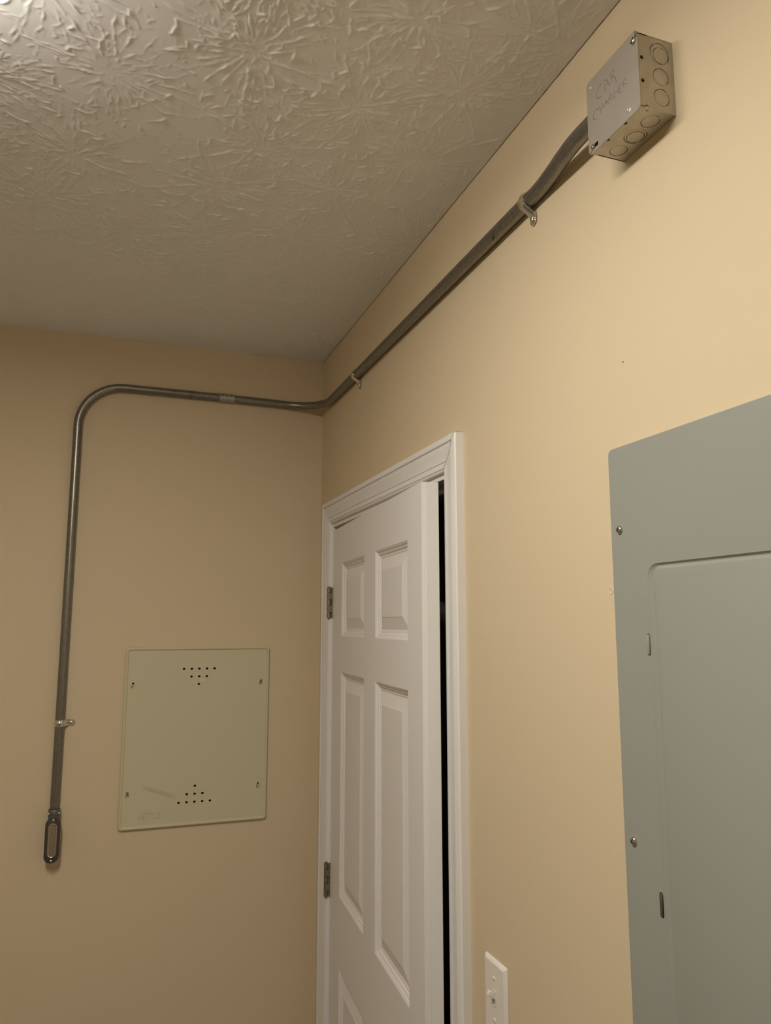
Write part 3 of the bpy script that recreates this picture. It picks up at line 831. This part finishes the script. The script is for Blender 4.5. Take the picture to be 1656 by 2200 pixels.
# ------------------------------------------------------------------ structured-wiring access panel on the back wall
def access_panel():
    xa, xb, za, zb = -0.5525, -0.1535, 1.2010, 1.6845
    cx, cz, hw, hh = (xa+xb)/2, (za+zb)/2, (xb-xa)/2, (zb-za)/2
    t = empty('access_panel', (cx, 0, cz), label='almond metal access panel with round vent holes on the back wall left of the door', cat='access panel')
    t_in = t
    bm = bmesh.new()
    L = []
    for i, c, r in ((0, 0.0002, 0.009), (0, 0.0060, 0.009), (0.0012, 0.0085, 0.008), (0.0035, 0.0096, 0.0065), (0.0060, 0.0092, 0.0050), (0.0074, 0.0078, 0.004), (0.0080, 0.0064, 0.0035), (0.0092, 0.0062, 0.003)):
        L.append([BW @ Vector((p[0], p[1], c)) for p in rrect(cx, cz, hw-i, hh-i, r, 6)])
    rings(bm, L)
    P = 0.02115
    holes = [(cx0+k*P, z) for z, ks in ((1.6237, (-2, -1, 0, 1, 2)), (1.6023, (-1, 0, 1)), (1.5811, (0,))) for k in ks for cx0 in (-0.3530,)]
    holes += [(-0.3542+k*P, z) for z, ks in ((1.3047, (0,)), (1.2836, (-1, 0, 1)), (1.2623, (-2, -1, 0, 1, 2))) for k in ks]
    loops = [rrect(cx, cz, hw-0.0090, hh-0.0090, 0.003, 4)]+[circ(x, z, 0.0035, 20, 0.0031) for x, z in holes]
    keys = [(-0.530, 1.5800, 0), (-0.177, 1.5815, 1), (-0.5317, 1.2915, 1), (-0.1783, 1.2930, 0)]
    for x, z, s in keys:
        kp = []
        for k in range(17):
            a = math.radians(120+300*k/16); kp.append((x+0.0050*math.cos(a), z-0.0025+0.0050*math.sin(a)))
        for k in range(7):
            a = math.radians(-10+200*k/6); kp.append((x+0.0029*math.cos(a), z+0.0066+0.0029*math.sin(a)))
        loops.append(kp)
    plate(bm, loops, 0.0050, 0.0062, BW)
    cov = wfin(bm, 'cover', M_ACCESS, None, smooth=25)
    cov.parent = t; cov.matrix_parent_inverse = wm(t).inverted()
    for x, z, s in keys:
        if s: screw(t, (x, -0.0058, z+0.0072), (0, -1, 0), 0.0043, 0.0034, M_SCREW, 'phillips')
        else:
            bm = bmesh.new(); lathe(bm, [(0.0025, 0), (0.0025, 0.0004), (0, 0.0004)], frame_from((x, -0.0002, z+0.0068), (0, -1, 0)), 14)
            wfin(bm, 'screw_hole', M_BLACK, t)
    # embossed lettering at the lower left, pressed faintly and hard to read
    bm = bmesh.new()
    y = -0.0062
    def s_(pts): ribbon(bm, [Vector((a, y, b)) for a, b in pts], 0.0013, Vector((0, -1, 0)), 0.0014)
    X0, Z0, hL = -0.5010, 1.2265, 0.0155
    def L_(k, segs):
        ox = X0+k*0.0105
        for sg in segs: s_([(ox+a*0.0080, Z0+b*hL+0.00035*k) for a, b in sg])
    L_(0, [[(0, 1), (0.5, 0)], [(0.5, 0), (1, 1)]])
    L_(1, [[(0.1, 0), (0.5, 1)], [(0.5, 1), (0.95, 0)], [(0.25, 0.35), (0.8, 0.35)]])
    L_(2, [[(0, 1), (1, 1)], [(0.5, 1), (0.5, 0)]])
    L_(3, [[(0, 1), (1, 1)], [(0.5, 1), (0.5, 0)]])
    L_(4, [[(0, 1), (0, 0)], [(0, 0), (0.9, 0)]])
    L_(5, [[(0, 1), (0, 0)], [(0, 1), (0.9, 1)], [(0, 0.5), (0.7, 0.5)], [(0, 0), (0.9, 0)]])
    g = bmesh.ops.extrude_face_region(bm, geom=list(bm.faces))
    bmesh.ops.translate(bm, vec=(0, 0.0016, 0), verts=[v for v in g['geom'] if isinstance(v, bmesh.types.BMVert)])
    e = wfin(bm, 'embossed_lettering', M_ACCESS, None)
    e.parent = t; e.matrix_parent_inverse = wm(t).inverted()
    # sticker scrap by the upper vent holes
    bm = bmesh.new(); plate(bm, [rrect(-0.3440, 1.5918, 0.0052, 0.0048, 0.0008, 2)], 0.0062, 0.0065, BW)
    wfin(bm, 'sticker', mat('paper_label', (0.66, 0.60, 0.48), 0.6), t)
    # enclosure behind the cover
    bm = bmesh.new()
    x0, x1, z0, z1, dp = -0.513, -0.195, 1.222, 1.662, 0.095
    box(bm, (x0, dp, z0), (x1, dp+0.002, z1))
    for a, b in (((x0, 0.001, z0), (x0+0.001, dp, z1)), ((x1-0.001, 0.001, z0), (x1, dp, z1)), ((x0, 0.001, z0), (x1, dp, z0+0.001)), ((x0, 0.001, z1-0.001), (x1, dp, z1))): box(bm, a, b)
    wfin(bm, 'recessed_enclosure', M_CASTD, bpy.data.objects['wall_back'])
access_panel()

# ------------------------------------------------------------------ breaker panel
def breaker_panel():
    ya, yb, za, zb = 1.4448, 1.8270, 0.955, 1.9703      # a = -y
    cy, cz, hw, hh = (ya+yb)/2, (za+zb)/2, (yb-ya)/2, (zb-za)/2
    t = empty('breaker_panel', (0, -cy, cz), label='large grey enamelled breaker panel with hinged door on the right wall', cat='breaker panel')
    T = 0.0042
    da, db, dz0, dz1 = 1.5105, 1.7620, 1.105, 1.8178
    dcy, dcz, dhw, dhh = (da+db)/2, (dz0+dz1)/2, (db-da)/2, (dz1-dz0)/2
    bm = bmesh.new()
    L = [[RW @ Vector((p[0], p[1], c)) for p in rrect(cy, cz, hw-i, hh-i, r, 6)] for i, c, r in ((0, 0.0001, 0.008), (0, T-0.0012, 0.008), (0.0004, T-0.0004, 0.0076), (0.0012, T, 0.0068))]
    rings(bm, L)
    SL = [(1.5070, 1.7236, 0.0128), (1.5070, 1.4360, 0.0135)]
    def rl(l, o, r): return rrect((da+l+db-o)/2, dcz, (db-o-da-l)/2, dhh-o, r, 10)
    loops = [rrect(cy, cz, hw-0.0012, hh-0.0012, 0.0068, 6), rl(0, 0, 0.017)]
    for a, z, l in SL: loops.append(rrect(a, z, 0.0032, l, 0.0028, 4))
    plate(bm, loops, T-0.0010, T, RW)
    L = [[RW @ Vector((p[0], p[1], c)) for p in rl(l, i, r)] for l, i, c, r in ((0, 0, T, 0.017), (0.001, 0.0006, T-0.0006, 0.0165), (0.005, 0.0022, T-0.0025, 0.0145), (0.007, 0.0030, T-0.0028, 0.0140))]
    rings(bm, L, True)
    wfin(bm, 'cover', M_PANELG, t, smooth=28)
    bm = bmesh.new()
    # door, its pressed edge rising from the recess
    e0, e1, f0, f1 = 1.5185, 1.7575, 1.1095, 1.8143
    def rd(l, o, r): return rrect((e0+l+e1-o)/2, (f0+f1)/2, (e1-o-e0-l)/2, (f1-f0)/2-o, r, 8)
    cc, cd, eh, eh2 = (e0+e1)/2, (f0+f1)/2, (e1-e0)/2, (f1-f0)/2
    L = [[RW @ Vector((p[0], p[1], c)) for p in rd(l, i, r)] for l, i, c, r in ((0, 0, T-0.0027, 0.012), (0.0015, 0.0007, T-0.0019, 0.0115), (0.0060, 0.0030, T-0.0003, 0.010), (0.0068, 0.0036, T-0.0001, 0.0095))]
    rings(bm, L, True)
    dr = wfin(bm, 'door', M_PANELG, t, smooth=28)
    for a, z, l in SL:
        bm = bmesh.new(); plate(bm, [rrect(a, z, 0.0034, l+0.0003, 0.0028, 4)], T-0.0016, T-0.0012, RW)
        wfin(bm, 'hinge_slot', M_BLACK, t)
        bm = bmesh.new()
        lathe(bm, [(0, -l+0.001), (0.0018, -l+0.0012), (0.0023, -l+0.0024), (0.0023, l-0.0024), (0.0018, l-0.0012), (0, l-0.001)], Matrix.Translation((-(T-0.0004), -a+0.0003, z)), 16)
        wfin(bm, 'hinge_pin', M_PANELG if z > 1.6 else M_CAST, t, smooth=50)
    for z in (1.8643, 1.4931):
        screw(t, (-T, -1.4632, z), (-1, 0, 0), 0.0053, 0.0040, M_SCREW, 'phillips', spin=0.5 if z > 1.6 else 1.0)
    bm = bmesh.new()   # latch of the door, at its far edge
    box(bm, (-T-0.004, -1.752, 1.44), (-T, -1.735, 1.50))
    wfin(bm, 'latch', M_CASTD, t, bevel=(0.001, 2))
breaker_panel()

# ------------------------------------------------------------------ light switch
def light_switch():
    cy, cz = -1.1018, 1.1670
    t = empty('light_switch', (0, cy, cz), label='white toggle light switch on the right wall between door and breaker panel', cat='light switch')
    a, hw, hh = -cy, 0.0352, 0.0572
    tz = cz+0.0020
    bm = bmesh.new()
    L = [[RW @ Vector((p[0], p[1], c)) for p in rrect(a, cz, hw-i, hh-i, r, 4)] for i, c, r in ((0, 0.0002, 0.0025), (0, 0.0012, 0.0025), (0.0012, 0.0030, 0.0020), (0.0036, 0.0052, 0.0012), (0.0056, 0.0060, 0.0006))]
    rings(bm, L)
    plate(bm, [rrect(a, cz, hw-0.0056, hh-0.0056, 0.0006, 4), rrect(a, tz, 0.0053, 0.0122, 0.0008, 3)], 0.0048, 0.0060, RW)
    wfin(bm, 'wall_plate', M_PLASTIC, t, smooth=24)
    bm = bmesh.new()    # switch frame inside the slot
    plate(bm, [rrect(a, tz, 0.0051, 0.0119, 0.0008, 3), rrect(a, tz, 0.0037, 0.0102, 0.0006, 3)], 0.0015, 0.0070, RW)
    plate(bm, [rrect(a, tz, 0.0051, 0.0119, 0.0008, 3)], 0.0009, 0.0016, RW)
    fr = wfin(bm, 'switch_frame', M_PLASTIC, t, bevel=(0.0003, 1))
    bm = bmesh.new()    # toggle in the up position
    sec = [(0.0030, 0.0066), (0.0026, 0.0050), (0.0022, 0.0040)]
    P0 = Vector((a, tz+0.0015, 0.0020)); D = Vector((0, 0.50, 0.866))
    U = Vector((0, 0.866, -0.50))
    lv = []
    for s, (hx, hz) in zip((0.0, 0.012, 0.0175), ((0.0032, 0.0050), (0.0029, 0.0040), (0.0024, 0.0034))):
        c = P0+D*s
        lv.append([RW @ (c+Vector((sx*hx, 0, 0))+U*(sz*hz)) for sx, sz in ((-1, -1), (1, -1), (1, 1), (-1, 1))])
    rings(bm, lv, True)
    wfin(bm, 'toggle', M_PLASTIC, t, bevel=(0.0010, 3), smooth=40)
    for z in (cz+0.0302, cz-0.0302):
        screw(t, (-0.0059, cy, z), (-1, 0, 0), 0.0036, 0.0017, M_PLASTIC, 'slot', spin=0.5, m2=M_STEEL)
light_switch()
